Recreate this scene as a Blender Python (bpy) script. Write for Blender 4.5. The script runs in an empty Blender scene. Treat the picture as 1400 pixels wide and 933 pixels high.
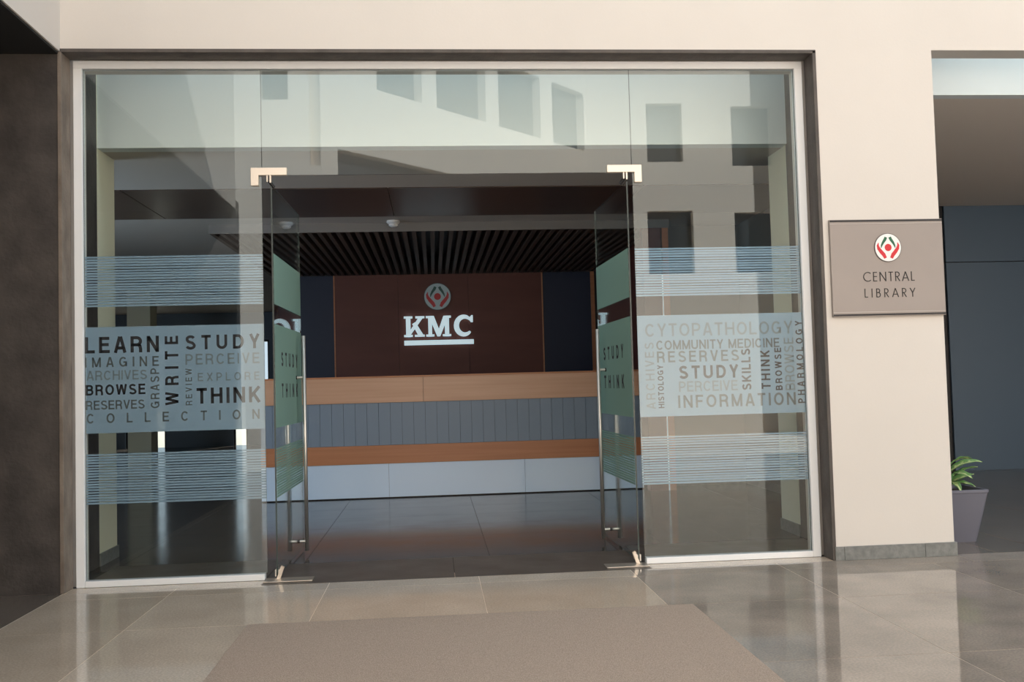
import bpy, bmesh, math, random
from mathutils import Vector, Matrix
random.seed(7)
S = bpy.context.scene
COL = S.collection

# ------------------------------------------------------------------ camera, sky, sun, exposure
cd = bpy.data.cameras.new('camera'); cam = bpy.data.objects.new('camera', cd); COL.objects.link(cam)
cd.sensor_width = 36.0; cd.lens = 1315.744 / 1400 * 36.0
cd.shift_y = 0.0; cd.clip_start = 0.05; cd.clip_end = 300
R_ = Vector((0.99635549, -0.0809564, -0.02686642)); U_ = Vector((0.02310149, -0.04708876, 0.99862354)); F_ = Vector((0.08211008, 0.9956047, 0.04504693))
m = Matrix((( R_.x, U_.x, -F_.x, 0.0), (R_.y, U_.y, -F_.y, -6.3795), (R_.z, U_.z, -F_.z, 1.25), (0, 0, 0, 1)))
cam.matrix_world = m
S.camera = cam
S.view_settings.view_transform = 'Standard'; S.view_settings.look = 'None'
S.view_settings.gamma = 1; S.view_settings.use_curve_mapping = False
S.view_settings.exposure = 0.0
S.cycles.use_denoising = True
S.cycles.max_bounces = 10; S.cycles.diffuse_bounces = 5; S.cycles.glossy_bounces = 6; S.cycles.transparent_max_bounces = 24
S.cycles.sample_clamp_indirect = 6

W = bpy.data.worlds.new('sky'); S.world = W; W.use_nodes = True
bg = W.node_tree.nodes['Background']; bg.inputs[0].default_value = (0.72, 0.86, 1.0, 1); bg.inputs[1].default_value = 1.0

sd = bpy.data.lights.new('sun', 'SUN'); sd.energy = 13.0; sd.angle = math.radians(0.6); sd.color = (1.0, 0.95, 0.89)
sun = bpy.data.objects.new('sun', sd); COL.objects.link(sun)
sun.rotation_euler = Vector((-0.27, -0.60, -0.46)).to_track_quat('-Z', 'Y').to_euler()

def area(name, loc, size, energy, color, rot=(0, 0, 0)):
    l = bpy.data.lights.new(name, 'AREA'); l.shape = 'RECTANGLE'; l.size, l.size_y = size; l.energy = energy; l.color = color
    o = bpy.data.objects.new(name, l); COL.objects.link(o); o.location = loc; o.rotation_euler = rot
    return o
area('cove_light', (0.2, 0.69, 4.75), (5.2, 0.45), 25, (0.80, 0.93, 1.0))
area('cove_light', (6.5, 0.41, 4.75), (5.6, 0.4), 52, (0.80, 0.93, 1.0))
# added cool fill for the desk, hidden left of what the doorway shows
area('window_light', (-5.2, 1.9, 1.7), (2.6, 2.0), 105, (0.70, 0.85, 1.0), (math.radians(90), 0, math.radians(-62)))

# ------------------------------------------------------------------ helpers
def rgb(r, g, b):
    f = lambda c: (c / 255 / 12.92) if c / 255 <= 0.04045 else ((c / 255 + 0.055) / 1.055) ** 2.4
    return (f(r), f(g), f(b), 1.0)

def mat(name, col, rough=0.5, metal=0.0, spec=0.5, noise=None, bump=None, col2=None, emit=0, detail=6):
    M = bpy.data.materials.new(name); M.use_nodes = True
    nt = M.node_tree; b = nt.nodes['Principled BSDF']
    b.inputs['Base Color'].default_value = col; b.inputs['Roughness'].default_value = rough
    b.inputs['Metallic'].default_value = metal; b.inputs['Specular IOR Level'].default_value = spec
    if noise or bump:
        tc = nt.nodes.new('ShaderNodeTexCoord'); mp = nt.nodes.new('ShaderNodeMapping'); nt.links.new(tc.outputs['Object'], mp.inputs[0])
        n = nt.nodes.new('ShaderNodeTexNoise'); n.inputs['Detail'].default_value = detail
        nt.links.new(mp.outputs[0], n.inputs['Vector'])
        if noise:
            sc = noise
            if isinstance(sc, tuple): mp.inputs['Scale'].default_value = sc; n.inputs['Scale'].default_value = 1
            else: n.inputs['Scale'].default_value = sc
            rp = nt.nodes.new('ShaderNodeValToRGB')
            rp.color_ramp.elements[0].position = 0.3; rp.color_ramp.elements[1].position = 0.7
            rp.color_ramp.elements[0].color = col; rp.color_ramp.elements[1].color = col2 or col
            nt.links.new(n.outputs['Fac'], rp.inputs[0]); nt.links.new(rp.outputs[0], b.inputs['Base Color'])
        if bump:
            n2 = nt.nodes.new('ShaderNodeTexNoise'); n2.inputs['Scale'].default_value = bump[0]; n2.inputs['Detail'].default_value = 4
            nt.links.new(tc.outputs['Object'], n2.inputs['Vector'])
            bp = nt.nodes.new('ShaderNodeBump'); bp.inputs['Strength'].default_value = bump[1]; bp.inputs['Distance'].default_value = 0.01
            nt.links.new(n2.outputs['Fac'], bp.inputs['Height']); nt.links.new(bp.outputs[0], b.inputs['Normal'])
    if emit:
        b.inputs['Emission Color'].default_value = col; b.inputs['Emission Strength'].default_value = emit
    return M

def glass_mat(name, tint, f0=0.043):
    M = bpy.data.materials.new(name); M.use_nodes = True; nt = M.node_tree; nt.nodes.clear()
    out = nt.nodes.new('ShaderNodeOutputMaterial'); mix = nt.nodes.new('ShaderNodeMixShader')
    tr = nt.nodes.new('ShaderNodeBsdfTransparent'); tr.inputs[0].default_value = tint
    gl = nt.nodes.new('ShaderNodeBsdfGlossy'); gl.inputs['Roughness'].default_value = 0.0; gl.inputs['Color'].default_value = (0.93, 0.98, 1, 1)
    lw = nt.nodes.new('ShaderNodeLayerWeight'); lw.inputs[0].default_value = 0.5
    pw = nt.nodes.new('ShaderNodeMath'); pw.operation = 'POWER'; pw.inputs[1].default_value = 5
    ma = nt.nodes.new('ShaderNodeMath'); ma.operation = 'MULTIPLY_ADD'; ma.inputs[1].default_value = 1 - f0; ma.inputs[2].default_value = f0
    nt.links.new(lw.outputs['Facing'], pw.inputs[0]); nt.links.new(pw.outputs[0], ma.inputs[0]); nt.links.new(ma.outputs[0], mix.inputs[0])
    nt.links.new(tr.outputs[0], mix.inputs[1]); nt.links.new(gl.outputs[0], mix.inputs[2]); nt.links.new(mix.outputs[0], out.inputs[0])
    return M

def film_mat(name, col, clear):
    M = bpy.data.materials.new(name); M.use_nodes = True; nt = M.node_tree; nt.nodes.clear()
    out = nt.nodes.new('ShaderNodeOutputMaterial'); mix = nt.nodes.new('ShaderNodeMixShader'); mix.inputs[0].default_value = clear
    df = nt.nodes.new('ShaderNodeBsdfDiffuse'); df.inputs[0].default_value = col
    tl = nt.nodes.new('ShaderNodeBsdfTranslucent'); tl.inputs[0].default_value = col
    m2 = nt.nodes.new('ShaderNodeMixShader'); m2.inputs[0].default_value = 0.15
    tr = nt.nodes.new('ShaderNodeBsdfTransparent')
    nt.links.new(df.outputs[0], m2.inputs[1]); nt.links.new(tl.outputs[0], m2.inputs[2])
    nt.links.new(m2.outputs[0], mix.inputs[1]); nt.links.new(tr.outputs[0], mix.inputs[2]); nt.links.new(mix.outputs[0], out.inputs[0])
    return M

def bx(bm, x0, x1, y0, y1, z0, z1, mi=0):
    v = [bm.verts.new(p) for p in ((x0, y0, z0), (x1, y0, z0), (x1, y1, z0), (x0, y1, z0), (x0, y0, z1), (x1, y0, z1), (x1, y1, z1), (x0, y1, z1))]
    fs = [bm.faces.new([v[i] for i in q]) for q in ((0, 3, 2, 1), (4, 5, 6, 7), (0, 1, 5, 4), (1, 2, 6, 5), (2, 3, 7, 6), (3, 0, 4, 7))]
    for f in fs: f.material_index = mi
    return fs

def link(name, bm, mats, parent=None, loc=None, bevel=0, smooth=False):
    me = bpy.data.meshes.new(name); bm.normal_update(); bm.to_mesh(me); bm.free()
    for mm in (mats if isinstance(mats, (list, tuple)) else [mats]): me.materials.append(mm)
    if smooth:
        for p in me.polygons: p.use_smooth = True
    o = bpy.data.objects.new(name, me); COL.objects.link(o)
    if parent: o.parent = parent
    if loc: o.location = loc
    if bevel:
        md = o.modifiers.new('bevel', 'BEVEL'); md.width = bevel; md.segments = 2; md.limit_method = 'ANGLE'
    return o

def boxes(name, lst, mats, parent=None, bevel=0, **k):
    bm = bmesh.new()
    for b in lst: bx(bm, *b)
    return link(name, bm, mats, parent, bevel=bevel, **k)

def tag(o, label=None, cat=None, group=None, kind=None):
    if label: o['label'] = label
    if cat: o['category'] = cat
    if group: o['group'] = group
    if kind: o['kind'] = kind
    return o

def struct(o, label=None, cat=None):
    return tag(o, label, cat, kind='structure')

def empty(name, loc=(0, 0, 0)):
    o = bpy.data.objects.new(name, None); COL.objects.link(o); o.location = loc; o.empty_display_size = 0.1
    return o

def tube(bm, pts, r, seg=14, cap=True):
    rings = []
    for i, p in enumerate(pts):
        p = Vector(p); d = (Vector(pts[min(i + 1, len(pts) - 1)]) - Vector(pts[max(i - 1, 0)])).normalized()
        a = d.cross(Vector((0, 0, 1)) if abs(d.z) < 0.9 else Vector((1, 0, 0))).normalized(); b = d.cross(a)
        rr = r[i] if isinstance(r, (list, tuple)) else r
        rings.append([bm.verts.new(p + a * rr * math.cos(2 * math.pi * k / seg) + b * rr * math.sin(2 * math.pi * k / seg)) for k in range(seg)])
    for A, B in zip(rings, rings[1:]):
        for k in range(seg): bm.faces.new((A[k], A[(k + 1) % seg], B[(k + 1) % seg], B[k]))
    if cap: bm.faces.new(rings[0][::-1]); bm.faces.new(rings[-1])

def poly_plate(bm, pts, y0, y1):
    """extrude an outline in x,z between y0 (front) and y1"""
    a = [bm.verts.new((x, y0, z)) for x, z in pts]; b = [bm.verts.new((x, y1, z)) for x, z in pts]
    bm.faces.new(a); bm.faces.new(b[::-1]); n = len(pts)
    for i in range(n): bm.faces.new((a[i], b[i], b[(i + 1) % n], a[(i + 1) % n]))

def disc_pts(cx, cz, rx, rz=None, n=48):
    rz = rz or rx
    return [(cx + rx * math.cos(2 * math.pi * i / n), cz + rz * math.sin(2 * math.pi * i / n)) for i in range(n)]

def ribbon(bm, pts, w, y0, y1):
    if not isinstance(w, (list, tuple)):
        pts = [p for i, p in enumerate(pts) if i == 0 or (Vector(p) - Vector(pts[i - 1])).length > 1e-5]
    L, Rr = [], []
    for i, p in enumerate(pts):
        p = Vector(p)
        d0 = (p - Vector(pts[i - 1])).normalized() if i else None
        d1 = (Vector(pts[i + 1]) - p).normalized() if i < len(pts) - 1 else None
        d = ((d0 or d1) + (d1 or d0)); d = d.normalized() if d.length > 1e-6 else (d0 or d1)
        n = Vector((-d.y, d.x)); s = 1 / max(0.5, n.dot(Vector((-(d0 or d1).y, (d0 or d1).x))))
        ww = (w[i] if isinstance(w, (list, tuple)) else w) / 2
        L.append(p + n * ww * s); Rr.append(p - n * ww * s)
    for i in range(len(pts) - 1):
        q = [L[i], L[i + 1], Rr[i + 1], Rr[i]]
        poly_plate(bm, [(v.x, v.y) for v in q], y0, y1)

# ------------------------------------------------------------------ materials
M_cool = mat('cool_white_paint', rgb(224, 232, 234), 0.7)
M_white = mat('white_paint', rgb(219, 213, 206), 0.75, noise=1.5, col2=rgb(215, 209, 202), bump=(60, 0.05))
M_cream = mat('cream_paint', rgb(238, 234, 210), 0.6)
M_stone = mat('dark_stone', rgb(58, 53, 51), 0.55, noise=5, col2=rgb(84, 78, 74), bump=(35, 0.3), detail=10)
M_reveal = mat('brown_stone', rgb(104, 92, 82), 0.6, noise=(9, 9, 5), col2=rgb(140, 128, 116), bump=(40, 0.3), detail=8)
M_reveal_shade = mat('dark_reveal_stone', rgb(72, 66, 62), 0.6, noise=(9, 9, 5), col2=rgb(92, 85, 80), bump=(40, 0.3), detail=8)  # same reveal stone, shade of the right and top faces put into its colour
M_alu = mat('white_aluminium', rgb(240, 242, 244), 0.35, spec=0.5)
M_ceil = mat('ceiling_paint', rgb(196, 188, 180), 0.7)
M_dark = mat('black_soffit', rgb(30, 30, 31), 0.8)
M_steel = mat('brushed_steel', rgb(214, 210, 204), 0.42, metal=0.9)
M_nickel = mat('satin_nickel', rgb(214, 204, 192), 0.38, metal=0.85)
M_glass = glass_mat('clear_glass', (0.955, 0.975, 0.965, 1))
M_edge = mat('glass_edge', rgb(40, 56, 54), 0.2)
M_film = film_mat('frosted_film', rgb(162, 186, 208), 0.24)
M_filmg = film_mat('frosted_film_green', rgb(150, 182, 170), 0.12)
M_ink1 = film_mat('clear_cut_lettering', rgb(76, 74, 78), 0.0)
M_ink2 = film_mat('thin_frosted_lettering', rgb(112, 118, 122), 0.0)
M_ink3 = film_mat('faint_frosted_lettering', rgb(134, 145, 152), 0.0)
M_oak = mat('veneer', rgb(204, 158, 128), 0.36, noise=(0.8, 6, 26), col2=rgb(214, 170, 140), detail=3)
M_oakd = mat('veneer_dark', rgb(180, 118, 80), 0.4, noise=(0.8, 6, 26), col2=rgb(192, 130, 92), detail=3)
M_grey = mat('slate_laminate', rgb(126, 142, 160), 0.45)
M_gloss = mat('white_glass_panel', rgb(206, 228, 252), 0.12)
M_brown = mat('brown_panel', rgb(98, 52, 44), 0.55, noise=(1.2, 1, 6), col2=rgb(108, 60, 50))
M_navy = mat('navy_panel', rgb(18, 34, 62), 0.5)
M_slat = mat('dark_slat', rgb(104, 86, 75), 0.6)
M_gpanel = mat('gloss_ceiling_laminate', rgb(92, 74, 66), 0.3)
M_blue = mat('blue_grey_cladding', rgb(78, 97, 116), 0.5)
M_plinth = mat('grey_granite', rgb(112, 114, 112), 0.5, noise=30, col2=rgb(134, 135, 132), bump=(60, 0.15))
M_grout = mat('pale_grout', rgb(226, 206, 184), 0.6)
M_groutd = mat('dark_grout', rgb(60, 56, 54), 0.7)
M_mat = mat('coir_mat', rgb(170, 152, 136), 0.95, spec=0.1, noise=180, col2=rgb(206, 186, 170), bump=(260, 0.8), detail=2)
M_black = mat('black', rgb(26, 24, 26), 0.5)

def floor_mat(name, c1, c2, rough, spec):
    M = mat(name, c1, rough, spec=spec, noise=2.2, col2=c2, detail=9)
    nt = M.node_tree; b = nt.nodes['Principled BSDF']
    tc = nt.nodes.new('ShaderNodeTexCoord')
    # fine mineral specks over soft clouds
    v = nt.nodes.new('ShaderNodeTexNoise'); v.inputs['Scale'].default_value = 90; v.inputs['Detail'].default_value = 3
    nt.links.new(tc.outputs['Object'], v.inputs['Vector'])
    rp = nt.nodes.new('ShaderNodeValToRGB'); rp.color_ramp.elements[0].position = 0.40; rp.color_ramp.elements[1].position = 0.62
    rp.color_ramp.elements[0].color = (0.86, 0.86, 0.86, 1); rp.color_ramp.elements[1].color = (1.06, 1.05, 1.04, 1)
    mx = nt.nodes.new('ShaderNodeMixRGB'); mx.blend_type = 'MULTIPLY'; mx.inputs[0].default_value = 1
    src = b.inputs['Base Color'].links[0].from_socket
    nt.links.new(v.outputs['Fac'], rp.inputs[0]); nt.links.new(src, mx.inputs[1]); nt.links.new(rp.outputs[0], mx.inputs[2]); nt.links.new(mx.outputs[0], b.inputs['Base Color'])
    n3 = nt.nodes.new('ShaderNodeTexNoise'); n3.inputs['Scale'].default_value = 3; n3.inputs['Detail'].default_value = 5
    nt.links.new(tc.outputs['Object'], n3.inputs['Vector'])
    mr = nt.nodes.new('ShaderNodeMapRange'); mr.inputs['To Min'].default_value = rough * 0.6; mr.inputs['To Max'].default_value = rough * 1.6
    nt.links.new(n3.outputs['Fac'], mr.inputs['Value']); nt.links.new(mr.outputs[0], b.inputs['Roughness'])
    return M
M_tileA = floor_mat('polished_granite', rgb(128, 114, 100), rgb(150, 136, 122), 0.055, 0.5)
M_tileB = floor_mat('dark_granite', rgb(104, 94, 86), rgb(122, 112, 102), 0.06, 0.5)
M_tileI = floor_mat('lobby_granite', rgb(72, 66, 63), rgb(82, 76, 72), 0.12, 0.3)
M_thr = floor_mat('threshold_granite', rgb(86, 77, 70), rgb(94, 85, 78), 0.3, 0.4)

# ------------------------------------------------------------------ setting: walls, ceilings, floors
XL, XR, ZT = -2.37, 2.672, 3.505          # opening in the facade
TOP = 6.6
# front facade
struct(boxes('wall_front', [(XL, 11, 0, 0.17, ZT + 0.006, TOP), (XR + 0.018, 3.526, 0, 0.17, 0.0, ZT + 0.006), (9.6, 11, 0, 0.17, 0, ZT)], M_white))
# dark stone wall at the left, flush with the facade
struct(boxes('wall_left', [(-9, XL - 0.018, 0, 0.17, 0, 3.5)], M_stone))
# reveals of the opening
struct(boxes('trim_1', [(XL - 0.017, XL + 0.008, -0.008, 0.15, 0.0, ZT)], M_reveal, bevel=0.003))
struct(boxes('trim_2', [(XR - 0.008, XR + 0.017, -0.008, 0.15, 0.0, ZT)], M_reveal_shade, bevel=0.003))
struct(boxes('trim_3', [(XL - 0.017, XR + 0.017, -0.008, 0.15, ZT - 0.02, ZT + 0.005)], M_reveal_shade, bevel=0.003))
# thickness of the facade behind the frame
struct(boxes('trim_4', [(XL - 0.05, XL + 0.02, 0.212, 0.4, 0, 3.47), (XR - 0.02, XR + 0.16, 0.212, 0.4, 0, 3.47), (XL - 0.1, XR + 0.17, 0.212, 0.4, 3.47, 4.8)], [M_white]))
# upper wall above the covered walk at the left
struct(boxes('wall_upper_left', [(XL - 0.2, XL, -5.2, 0.0, 3.49, TOP)], M_white))
struct(boxes('ceiling_left', [(-9, XL - 0.012, -5.2, 0.0, 3.475, 3.7)], M_dark))
struct(boxes('wall_covered_walk', [(-9.2, -9, -5.2, 0.2, 0, 3.6), (-9, -2.37, -5.4, -5.2, 0, 3.6)], M_stone))
# lobby shell
struct(boxes('wall_lobby_left_pier', [(-2.8, -2.47, 0.95, 1.36, 0.0, 4.8)], M_cream))
struct(boxes('wall_lobby_left_stone', [(-2.8, -2.465, 0.401, 0.95, 0.0, 4.8)], M_stone))
struct(boxes('wall_lobby_right_pier', [(2.84, 3.41, 1.0, 1.42, 0.0, 4.8)], M_cream))
struct(boxes('wall_lobby_right_stone', [(2.835, 3.41, 0.401, 1.0, 0.0, 4.8)], M_stone))
struct(boxes('wall_bulkhead', [(-2.47, 2.84, 0.975, 1.1, 3.10, 4.8)], M_cool))
struct(boxes('wall_lobby_right', [(3.69, 3.84, 1.42, 5.0, 0, 3.3), (2.72, 3.69, 4.9, 5.0, 0, 3.3), (3.42, 3.55, 0.171, 1.42, 0, 3.3), (3.55, 3.84, 1.421, 1.55, 0, 3.3)], mat('taupe_paint', rgb(128, 122, 116), 0.7)))
struct(boxes('wall_lobby_back', [(-9, -7.1, 16.5, 16.7, 0, 3.3), (-6.19, -4.66, 16.5, 16.7, 0, 3.3), (-4.34, -4.02, 16.5, 16.7, 0, 3.3), (-3.82, 3.9, 16.5, 16.7, 0, 3.3), (-7.1, -6.19, 16.5, 16.7, 2.45, 3.3), (-4.66, -4.34, 16.5, 16.7, 2.45, 3.3), (-4.02, -3.82, 16.5, 16.7, 2.45, 3.3)], M_grey))
for i, (a, b) in enumerate(((-7.1, -6.19), (-4.66, -4.34), (-4.02, -3.82))):
    w = empty('window_%d' % (i + 1), (a, 16.55, 0)); struct(w)
    boxes('frame', [(0, 0.04, 0, 0.06, 0, 2.45), (b - a - 0.04, b - a, 0, 0.06, 0, 2.45), (0.04, b - a - 0.04, 0, 0.06, 2.41, 2.45), (0.04, b - a - 0.04, 0, 0.06, 0.9, 0.94)], M_black, w)
    boxes('pane', [(0.04, b - a - 0.04, 0.02, 0.03, 0, 2.41)], M_glass, w)
struct(boxes('wall_lobby_far_left', [(-9.2, -9, 0.2, 16.7, 0, 3.3)], M_grey))
struct(boxes('wall_lobby_inner_left', [(-9, -2.8, 1.2, 1.36, 0, 3.3)], M_grey))
struct(boxes('wall_lobby_rear_right', [(2.625, 2.745, 4.59, 16.5, 0, 3.3)], M_brown))
# ceiling of the lobby with its glossy laminate strip
cl = struct(boxes('ceiling', [(-9, 3.84, 1.1, 2.50, 3.10, 3.2), (-9, 3.84, 4.0, 4.42, 3.10, 3.2), (-9, -2.44, 4.42, 16.5, 3.10, 3.2), (2.74, 3.84, 4.42, 16.5, 3.1, 3.2), (-2.44, 2.74, 8.702, 16.5, 3.1, 3.2), (-9, 3.84, 2.5, 4.0, 3.125, 3.2)], M_ceil))
for k in range(-4, 2):
    x0 = -0.38 + k * 2.4
    boxes('panel', [(max(x0 + 0.006, -9), min(x0 + 2.394, 3.68), 2.506, 3.994, 3.094, 3.124)], M_gpanel, cl)
struct(boxes('ceiling_slot', [(-2.44, 2.74, 4.43, 8.7, 3.28, 3.3)], M_black))
struct(boxes('ceiling_lip', [(-2.44, 2.74, 4.421, 4.429, 3.0, 3.3)], mat('grey_lip_paint', rgb(128, 124, 122), 0.7)))
sl = struct(empty('ceiling_slatted', (0, 4.43, 3.0)))
sm = None
for k in range(48):
    if sm is None:
        bm = bmesh.new(); bx(bm, -0.024, 0.024, 0, 4.17, 0, 0.12); s0 = link('slat', bm, M_slat, sl); sm = s0.data
        o = s0
    else:
        o = bpy.data.objects.new('slat', sm); COL.objects.link(o); o.parent = sl
    o.location = (-2.41 + k * 0.106, 0, 0)
# roof
struct(boxes('roof', [(-9.2, 11.2, 0.17, 20.5, 4.8, 5.0)], M_dark))
# passage at the right
struct(boxes('wall_passage_bulkhead', [(3.84, 11, 0.65, 0.75, 3.39, 4.8), (3.56, 3.84, 0.65, 0.75, 3.3, 4.8)], M_cool))
struct(boxes('ceiling_passage', [(3.84, 11, 0.75, 5.4, 3.39, 3.5)], mat('passage_ceiling_paint', rgb(232, 222, 212), 0.7)))
struct(boxes('wall_passage_side', [(10.8, 11, 0.65, 5.4, 0, 3.4)], M_blue))
pw = struct(boxes('wall_passage_back', [(3.84, 11, 5.42, 5.6, 0, 3.5)], M_black))
for (za, zb) in ((0.0, 2.655), (2.665, 3.387)):
    for k, x0 in enumerate((6.60, 8.05, 9.5)):
        boxes('panel', [(x0 if k else 6.57, min(x0 + 1.444, 10.79), 5.385, 5.42, za, zb)], M_blue, pw, bevel=0.002)
# the buildings across the courtyard, which the glass mirrors
ow = empty('wall_courtyard', (0, 0, 0)); struct(ow)
M_sunwall = mat('courtyard_wall', rgb(224, 217, 208), 0.8)
M_win = mat('courtyard_window', rgb(52, 60, 66), 0.25)
def facade(p0, p1, h, holes):
    """wall from p0 to p1 with recessed windows (u0,u1,z0,z1)"""
    d = Vector((p1[0] - p0[0], p1[1] - p0[1], 0)); Ln = d.length; d.normalize(); n = Vector((d.y, -d.x, 0))
    if n.y < 0: n = -n
    Mx = Matrix(((d.x, -n.x, 0, p0[0]), (d.y, -n.y, 0, p0[1]), (0, 0, 1, 0), (0, 0, 0, 1)))
    us = sorted({0, Ln} | {u for q in holes for u in q[:2]}); zs = sorted({0, h} | {z for q in holes for z in q[2:]})
    bm = bmesh.new()
    for i in range(len(us) - 1):
        for j in range(len(zs) - 1):
            uc, zc = (us[i] + us[i + 1]) / 2, (zs[j] + zs[j + 1]) / 2
            if any(q[0] < uc < q[1] and q[2] < zc < q[3] for q in holes): continue
            bx(bm, us[i], us[i + 1], 0, 0.3, zs[j], zs[j + 1])
    bmesh.ops.transform(bm, matrix=Mx, verts=bm.verts); link('wall_face', bm, M_sunwall, ow)
    for q in holes:
        bm = bmesh.new(); bx(bm, q[0], q[1], 0.2, 0.24, q[2], q[3])
        bmesh.ops.transform(bm, matrix=Mx, verts=bm.verts); link('window', bm, M_win, ow)
facade((-1.7, -8.7), (3.5, -14.1), 10, [(1.23, 2.32, 6.33, 7.62), (2.7, 4.08, 6.33, 7.62), (4.47, 5.82, 6.33, 7.62), (6.24, 7.40, 6.33, 7.62), (0.33, 3.4, 2.6, 5.16)])
facade((3.5, -14.1), (20, -14.1), 10, [(1.34, 2.15, 6.1, 7.42), (3.27, 4.18, 6.0, 7.35), (1.3, 2.33, 3.6, 5.0), (3.27, 4.16, 3.6, 4.95), (5.6, 6.9, 6.0, 7.35), (5.6, 6.9, 3.6, 4.95)])
facade((-6, -8.7), (-1.7, -8.7), 10, [(4.12, 4.34, 4.83, 9.0) if False else (4.11, 4.28, 4.83, 9.0), (3.35, 3.78, 5.9, 9.0)])
boxes('wall_face', [(8.0, 8.3, -14.1, -12.4, 0, 10)], M_sunwall, ow)

# exterior floor
fl = empty('floor', (0, 0, 0)); struct(fl)
boxes('floor_bed', [(-9, 11, -20, 0.15, -0.06, -0.0012)], M_grout, fl)
boxes('floor_bed', [(3.3, 11, 0.15, 5.5, -0.06, -0.0012)], M_grout, fl)
xs = [-2.64, -1.67, -0.70, 0.265, 1.27, 2.265, 3.25, 4.22, 5.19, 6.16, 7.13, 8.1, 9.07, 10.04, 11]
ys = [-1.06, -2.19, -3.3, -4.4, -5.5, -6.6, -7.7, -8.8]
g = 0.0022
def tile(x0, x1, y0, y1, mt, parent=fl, gg=g, z=0.0):
    return boxes('tile', [(x0 + gg, x1 - gg, y0 + gg, y1 - gg, -0.02 + z, z)], mt, parent)
tones = [floor_mat('polished_granite_tone', rgb(198 + t, 181 + t, 162 + t), rgb(214 + t, 197 + t, 178 + t), 0.055, 0.5) for t in (-7, 0, 6)]
tonesR = [floor_mat('mottled_grey_granite', rgb(142 + t, 131 + t, 120 + t), rgb(174 + t, 160 + t, 146 + t), 0.05, 0.5) for t in (-5, 0, 5)]  # mottled grey stone, darkened further to offset the bright light on this side
# strip along the facade
xe = [XL, -1.67, -0.70, 0.265, 1.27, 2.265, 3.54]
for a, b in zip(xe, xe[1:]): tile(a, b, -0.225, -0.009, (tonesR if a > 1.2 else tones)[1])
tile(XL + 0.01, -1.14, -0.009, 0.15, tones[1]); tile(1.42, XR - 0.01, -0.009, 0.15, tones[1])
for j in range(len(ys)):
    y1 = -0.225 if j == 0 else ys[j - 1]; y0 = ys[j]
    for i in range(len(xs) - 1):
        a, b = xs[i], xs[i + 1]
        if i == 0: a = XL
        yy = y1
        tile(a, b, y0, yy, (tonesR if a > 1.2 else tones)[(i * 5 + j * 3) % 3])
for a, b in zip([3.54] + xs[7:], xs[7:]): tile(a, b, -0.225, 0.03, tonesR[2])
for j, (y0, y1) in enumerate(((0.03, 1.06), (1.06, 2.1), (2.1, 3.2), (3.2, 4.3), (4.3, 5.385))):
    for a, b in zip([3.85] + xs[7:], xs[7:]): tile(a, b, y0, y1, M_tileB)
tile(3.54, 3.85, 0.03, 0.6, M_tileB)
boxes('floor_strip', [(-9, XL - 0.004, -8.7, -0.002, -0.02, 0.0)], M_tileB, fl)
# door threshold
th = struct(empty('floor_threshold', (0, 0, 0)))
for a, b in ((-1.14, 0.11), (0.11, 1.42)): boxes('tile', [(a + g, b - g, -0.009, 0.72, -0.02, 0.001)], M_thr, th)
for a, b in ((XL + 0.03, -1.14), (1.42, 2.82)): boxes('tile', [(a + g, b - g, 0.212, 0.92, -0.02, 0.001)], M_thr, th)
# lobby floor
fi = struct(empty('floor_lobby', (0, 0, 0)))
boxes('floor_bed', [(-9, 3.84, 0.15, 16.7, -0.06, -0.003)], M_groutd, fi)
yi = [0.72, 1.05, 1.73, 2.40, 3.07, 3.74, 4.41, 5.08]
xi = [-9, -7.66, -6.32, -4.98, -3.64, -2.3, -0.96, 0.38, 1.72, 3.06, 3.84]
im = {}
for j in range(len(yi) - 1):
    for i in range(len(xi) - 1):
        boxes('tile', [(xi[i] + 0.0015, xi[i + 1] - 0.0015, yi[j] + 0.002, yi[j + 1] - 0.002, -0.02, 0)], M_tileI, fi)
boxes('floor_field', [(-9, 3.84, 5.082, 16.7, -0.02, 0)], M_tileI, fi)
# ground far around
struct(boxes('ground', [(-60, 60, 17, 80, -0.1, -0.02)], mat('concrete_ground', rgb(170, 165, 155), 0.8)))

# skirting on the pier
bs = struct(empty('baseboard_front', (0, 0, 0)))
for a, b in ((2.68, 2.742), (2.744, 3.31), (3.312, 3.54)): boxes('tile', [(a, b, -0.016, -0.001, 0, 0.092)], M_plinth, bs, bevel=0.002)
boxes('tile', [(3.528, 3.542, 0.0, 0.17, 0, 0.092)], M_plinth, bs)
bl = struct(boxes('baseboard_left', [(-2.469, -2.455, 0.95, 1.36, 0, 0.09)], M_plinth))
br = struct(boxes('baseboard_right', [(2.826, 2.839, 1.0, 1.42, 0, 0.09), (3.676, 3.689, 1.43, 4.88, 0, 0.09), (2.75, 3.676, 4.885, 4.899, 0, 0.09)], M_plinth))

# ------------------------------------------------------------------ lettering
def arc(cx, cy, rx, ry, a0, a1, n=14):
    return [(cx + rx * math.cos(math.radians(a0 + (a1 - a0) * i / n)), cy + ry * math.sin(math.radians(a0 + (a1 - a0) * i / n))) for i in range(n + 1)]

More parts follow.
